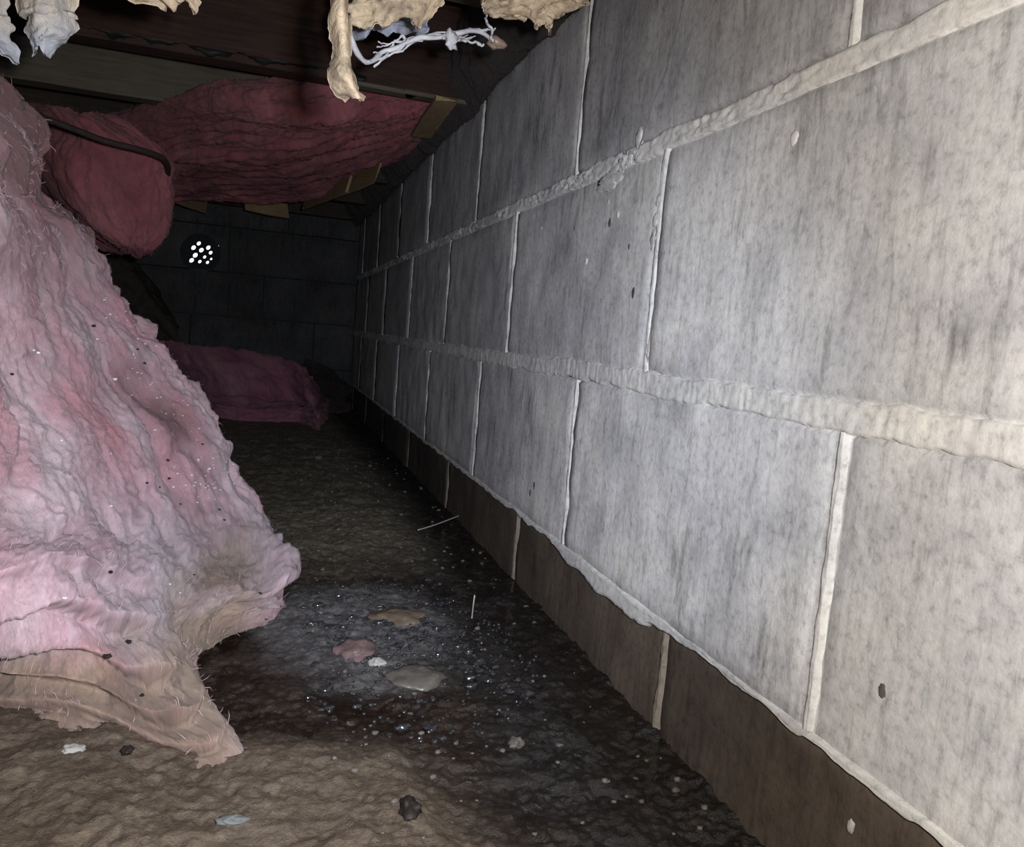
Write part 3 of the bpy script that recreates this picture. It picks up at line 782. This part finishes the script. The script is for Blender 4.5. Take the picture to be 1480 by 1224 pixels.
# --- dirty insulation tucked along the top of the wall, with the loose laths
rowsE = []
for Y in np.linspace(.55, 2.95, 14):
    w_ = .032 + .02 * float(pn(Y * 4, 1.3, 2))
    zz = ZT - .008 + .012 * float(pn(Y * 5, 7.3, 1))
    rowsE.append([(WX + .010, Y, ZT + .012), (WX - .003, Y, ZT + .002), (WX - w_ * .5, Y, zz - .006), (WX - w_, Y, zz + .004), (WX - w_ - .03, Y, zz + .05), (WX - w_ - .02, Y, zz + .13)])
batt('insulation_strip', rowsE, 420, 70, m_dirty, 'ragged dark brown insulation strip stuffed between joist ends and top of block wall', lump=.004, fine=.003, seed=60, flip=True, fib=(3000, m_dirty),
     folds=lambda P, U, W: .006 * fbm(U * 14, W * 10, 5, 4) * np.clip(W / .03 - .3, 0, 1))
# --- dark earth slumped at the foot of the end wall, left
rowsS = []
for t in np.linspace(0, 1, 8):
    x = -1.4 + 1.13 * t
    top = .52 - .10 * t ** 3 - (.16 if t > .93 else 0)
    rowsS.append([(x, 2.70 + .05 * t, -.01), (x + .02, 2.75 + .05 * t, top * .35), (x, 2.81 + .04 * t, top * .75), (x - .01, 2.87 + .02 * t, top), (x, 2.97, top * .98)])
k = M('dark_earth'); n_ = k.noise(30, detail=6, rough=.7); k.bump(n_, .6, .02); m_earth = k.base(k.ramp(n_, (.3, (.03, .024, .018)), (.7, (.075, .06, .045))), .95)
Pe = loft(rowsS, 90, 90); Ne = normals(Pe); Ue, We = arc_uv(Pe)
Pe = Pe + Ne * (.03 * fbm(Ue * 6, We * 6, 2, 4))[..., None]
put('earth_bank', Pe.reshape(-1, 3), grid_faces(90, 90), m_earth, label='black bank of earth heaped against the end wall left of the vent', cat='earth')

# laths and broken wood at the ceiling
def lath(a, b, width, label, tz=ZT - .012, sidev=(.2, .4, 1), mat=None, drop=0.0):
    A = onZ(*a, tz); B = onZ(*b, tz - drop)
    V, F = slab(A, B, width, .006, sidev, .008)
    put('wood_lath', V, F, mat or m_lath, smooth=False, label=label, cat='wood strip', group='loose wood strips under the joists')
lath((440, 293), (505, 266), .042, 'longer tan wood strip under the lower right edge of the pink batt', ZT - .045)
lath((487, 274), (545, 250), .046, 'tan wood strip overlapping the longer one, nearer the block wall', ZT - .037)
lath((608, 196), (646, 143), .034, 'short wide tan board beside the right tip of the pink batt', ZT - .02, (1, .3, 0))
lath((238, 275), (298, 298), .046, 'tan wood strip at the lower left edge of the sagging pink batt', ZT - .045)
lath((354, 293), (418, 306), .044, 'broken tan wood strip under the middle of the pink batt, right of the vent', ZT - .045)

# ================================================================== CABLE
pth = [onY(*q) for q in [(-90, 95, 1.10), (0, 140, 1.12), (50, 165, 1.15), (100, 184, 1.18), (150, 203, 1.21), (200, 216, 1.24), (228, 225, 1.27), (239, 233, 1.30), (243, 248, 1.40), (238, 270, 1.62)]]
V, F = tube(catmull(pth, 80), .0042, 10)
put('cable', V, F, m_cable, label='dusty dark cable sagging across the front of the pink insulation', cat='cable')

# ================================================================== TORN PAPER overhead, near the lens
m_flap = paper('tan_and_grey_facing', (0.32, 0.25, 0.17), (0.17, 0.175, 0.19), .428, .462)
def flap(name, rows, Y, label, mat, nu=70, nv=44, thick=.0014, crumple=.004, seed=0.0, jag=.006, top=True, group='torn facing hanging from the joist', cat='torn paper'):
    """rows: (left px, right px, y px, depth offset), from the top of the frame down; the sheet goes on up to the joist"""
    R = []
    if top:
        l, r_, y, dy = rows[0]
        A, B = onY(l, y, Y + dy), onY(r_, y, Y + dy)
        for zt in (ZT + .002, .60, .54):
            if zt > A[2] + .02:
                a, b = A.copy(), B.copy(); a[2] = b[2] = zt
                f = (zt - A[2]) / (ZT - A[2]); yy = (Y + dy) * (1 - f) + .475 * f; a[1] = b[1] = yy
                R.append([a + (b - a) * t for t in (0, .33, .66, 1)])
    for l, r_, y, dy in rows:
        ly, ry = y if isinstance(y, tuple) else (y, y)
        A, B = onY(l, ly, Y + dy), onY(r_, ry, Y + dy)
        R.append([A + (B - A) * t + np.array([0, -.012 * math.sin(math.pi * t), 0]) for t in (0, .33, .66, 1)])
    P = loft(R, nu, nv); N = normals(P); U, W = arc_uv(P)
    d = crumple * fbm(U * 40, W * 40, seed, 3) + crumple * .3 * fbm(U * 160, W * 160, seed, 3)
    P = P + N * d[..., None]
    # torn edges
    c = P.mean(1, keepdims=True)
    e = np.linspace(-1, 1, nv)[None, :, None] ** 8
    P = P + (P - c) / (np.linalg.norm(P - c, axis=-1, keepdims=True) + 1e-6) * e * (jag * fbm(U * 90, np.sign(np.linspace(-1, 1, nv))[None] * 5 + U * 0, seed + 3, 4))[..., None]
    f = np.clip((np.linspace(0, 1, nu) - .88) / .12, 0, 1)[:, None]
    P[..., 2] += f * jag * 1.3 * fbm(W * 70, 0 * W, seed + 8, 4)
    N = normals(P)
    fr, bk = (P + N * thick / 2).reshape(-1, 3), (P - N * thick / 2).reshape(-1, 3)
    n = nu * nv; G = grid_faces(nu, nv)
    ring = [i * nv for i in range(nu)] + [(nu - 1) * nv + j for j in range(1, nv)] + [i * nv + nv - 1 for i in range(nu - 2, -1, -1)] + [j for j in range(nv - 2, 0, -1)]
    sd = np.array([(ring[i], ring[(i + 1) % len(ring)], n + ring[(i + 1) % len(ring)], n + ring[i]) for i in range(len(ring))])
    return put(name, np.concatenate([fr, bk]), np.concatenate([G, G[:, ::-1] + n, sd]), mat, label=label, cat=cat, group=group)
flap('torn_facing', [(26, 112, 0, 0), (34, 112, 25, 0), (42, 110, 48, 0), (46, 100, 62, 0), (50, 82, 77, .004)], .46, 'tan and grey torn facing scrap hanging in the top left corner', m_flap, seed=1)
flap('torn_facing', [(-90, 12, 0, 0), (-90, 14, 30, 0), (-85, 17, 60, 0), (-80, 20, 80, 0)], .47, 'grey torn facing scrap cut by the left edge, beside the corner scrap', m_flap, seed=5)
flap('torn_facing', [(120, 262, -34, 0), (150, 276, -16, 0), (185, 282, -2, 0), (240, 283, 14, 0)], .50, 'thin tan tongue of torn facing right of the corner scrap', m_paper, seed=9, nu=40)
flap('torn_strip', [(479, 503, 0, 0), (479, 504, 45, .0), (481, 508, 95, -.004), (478, 512, 112, -.006), (488, 518, 132, -.004), (500, 525, 149, 0)], .42, 'long narrow tan strip of torn facing dangling lowest in front of pink batt', m_paper, seed=14, nu=110, nv=26, jag=.003, crumple=.0018)
flap('torn_facing', [(505, 640, -6, 0), (502, 632, 12, 0), (506, 618, 30, 0), (514, 612, 43, 0)], .48, 'broad tan flap of torn facing right beside the dangling strip', m_paper, seed=19)
flap('torn_facing', [(498, 618, 28, .03), (500, 614, 42, .028), (506, 606, 55, .03)], .535, 'blue grey rolled edge of facing under the broad tan flap', plain('grey_foil', (.12, .13, .16), .5), seed=24, nu=60)
flap('torn_facing', [(694, 850, -12, 0), (696, 835, 6, 0), (700, 815, 20, .0), (716, 800, 30, 0), (748, 790, 40, 0)], .52, 'crumpled tan facing flap at the top right against the wall', m_paper, seed=29, crumple=.009)
def strand(pts, r, n=40):
    q = catmull([onY(*p_) for p_ in pts], n)
    q = q + .0022 * np.stack([fbm(np.linspace(0, 6, n), k_ * 7.0, r * 900, 3) for k_ in range(3)], 1)
    return tube(q, r * (1 + .5 * fbm(np.linspace(0, 9, n), 1.0, r * 500, 2)), 6)
fr = empty('frayed_strand', onY(640, 55, .55), 'frayed white fibre strand looping below the broad tan flap', 'strand')
V, F = merge([strand([(500, 30, .52), (520, 88, .54), (548, 78, .55), (585, 62, .55), (630, 54, .55), (690, 48, .56), (722, 66, .57)], .0017),
              strand([(540, 100, .55), (575, 72, .55), (600, 55, .55), (660, 46, .56), (700, 42, .56), (716, 40, .56)], .0008),
              strand([(530, 92, .54), (560, 78, .55), (578, 52, .55), (590, 60, .55)], .0009), strand([(640, 56, .55), (676, 60, .56), (700, 64, .56)], .0010),
              strand([(712, 62, .56), (708, 40, .55), (700, 20, .53), (700, 5, .52)], .0009)] + [strand([(530 + 20 * random.random(), 96 - 8 * q_, .55), (575, 74 - 5 * q_ + 8 * random.random(), .55), (620, 58 - 6 * random.random(), .55), (660 + 30 * random.random(), 44 + 12 * random.random(), .56)], .0005) for q_ in range(5)])
put('fibre', V, F, m_frayed, fr)
V, F = blob(onY(652, 58, .55), .0046, (1, .8, 1.2), 3, 8, .8); put('knot', V, F, m_frayed, fr)
V, F = blob(onY(718, 62, .57), .0055, (1.2, .8, .8), 6, 8, .5); put('scrap_end', V, F, m_tan_scrap, fr)

# ================================================================== SCRAPS AND STONES in the mud
def lumpy(name, px, py, r, sq, mat, label, cat, seed, group=None, up=.15):
    p_ = onZ(px, py, 0.0); p_[2] = gz(p_[0], p_[1]) + r * sq[2] * up
    V, F = blob(p_, r, sq, seed, 16, .4)
    put(name, V, F, mat, label=label, cat=cat, group=group)
lumpy('insulation_scrap', 512, 945, .018, (1.0, 1.2, .42), m_pink_scrap, 'wet pink insulation scrap on the mud at the puddle edge', 'insulation', 2)
lumpy('insulation_scrap', 575, 897, .022, (1.3, .9, .34), m_tan_scrap, 'wet tan insulation scrap behind the pink scrap in the puddle', 'insulation', 5)
lumpy('insulation_scrap', 600, 978, .022, (1.15, 1.0, .34), m_stone, 'grey tan soaked scrap lying nearest in the puddle, right of pink scrap', 'insulation', 8)
lumpy('stone', 545, 960, .007, (1, 1, .7), m_white_chip, 'small pale stone between the pink scrap and the grey tan scrap', 'stone', 11)
lumpy('chip', 105, 1111, .0055, (1.2, .9, .5), m_white_chip, 'small white chip on the brown mud below the pink pile', 'chip', 13, up=.6)
lumpy('chip', 333, 1216, .006, (1.4, .7, .4), m_grey_chip, 'grey green chip at the bottom edge of the brown mud', 'chip', 15, up=.6)
lumpy('stone', 746, 1076, .0055, (1.1, .9, .7), m_stone, 'pale pebble alone on the black wet mud towards the wall', 'stone', 17, up=.6)
lumpy('stone', 183, 1113, .004, (1, 1, .7), m_dark, 'small dark pebble right of the white chip on the mud', 'stone', 19, up=.6)
lumpy('stone', 460, 667, .008, (1, 1, .6), m_stone, 'pebble far back on the dull mud before the flat batt', 'stone', 21, up=.6)
lumpy('clod', 590, 1197, .008, (.8, 1.2, .7), m_dark, 'black clod stuck in the brown mud at the bottom edge', 'clod', 23, up=.6)
def straw(pts, r, label, mat=m_straw):
    q = []
    for x, y, z in pts:
        p_ = onZ(x, y, z); q.append(p_)
    V, F = tube(catmull(q, 20), r, 6); put('straw', V, F, mat, label=label, cat='straw')
straw([(604, 766, .012), (630, 758, .012), (664, 745, .012)], .0010, 'long pale straw lying on the mud towards the wall')
straw([(682, 893, .006), (684, 875, .012), (686, 860, .022)], .0008, 'thin pale straw standing out of the puddle')
straw([(704, 768, .008), (705, 776, .006), (702, 783, .004)], .0010, 'short white straw at the foot of the wall')
# wet grit that catches the flash in and round the painted glow
parts = []
for k_ in range(900):
    a_, q_ = RNG.uniform(0, 6.28), RNG.uniform(0, 1) ** .6
    x, y = .12 + .15 * q_ * math.cos(a_), .74 + .20 * q_ * math.sin(a_)
    if x > .30 or x < .045: continue
    r_ = RNG.uniform(.0006, .0024)
    V, F = blob((x, y, max(gz(x, y), -.0035) + r_ * .2), r_, (1.1, .9, .8), k_ * 1.3, 5, .4); parts.append((V, [tuple(q) for q in F]))
for cx_, cy_, n_ in ((.15, .775, 34), (.19, .68, 26), (.08, .80, 22), (.19, .90, 18), (.06, .66, 16), (.14, .60, 10)):
    for k_ in range(n_):
        x, y = RNG.normal(cx_, .026), RNG.normal(cy_, .032)
        if x < .045 or x > .30: continue
        r_ = RNG.uniform(.0016, .0042)
        V, F = blob((x, y, max(gz(x, y), -.0035) + r_ * .1), r_, (1.5, .9, .75), k_ * 2.3, 9, .5); parts.append((V, [tuple(q) for q in F]))
V, F = merge(parts); k = M('wet_grit'); k.b.inputs['Specular IOR Level'].default_value = 1.0
put('wet_grit', V, F, k.base((.025, .025, .027), .09), label='glistening wet grit in the mud and puddle beside the pink pile', cat='gravel', kind='stuff')
# gravel in the black strip
parts = []
for k_ in range(260):
    x, y = RNG.uniform(.055, .31), RNG.uniform(.36, 1.9) ** 1.0
    r_ = RNG.uniform(.0008, .0032) * (1.0 if RNG.random() > .06 else 1.7)
    V, F = blob((x, y, gz(x, y) + r_ * .1), r_, (1.1, .9, .7), k_ * 1.7, 5, .4); parts.append((V, [tuple(q) for q in F]))
V, F = merge(parts); put('gravel', V, F, plain('mud_grit', (.12, .10, .085), .5), label='fine pale grit scattered over the wet mud', cat='gravel', kind='stuff')
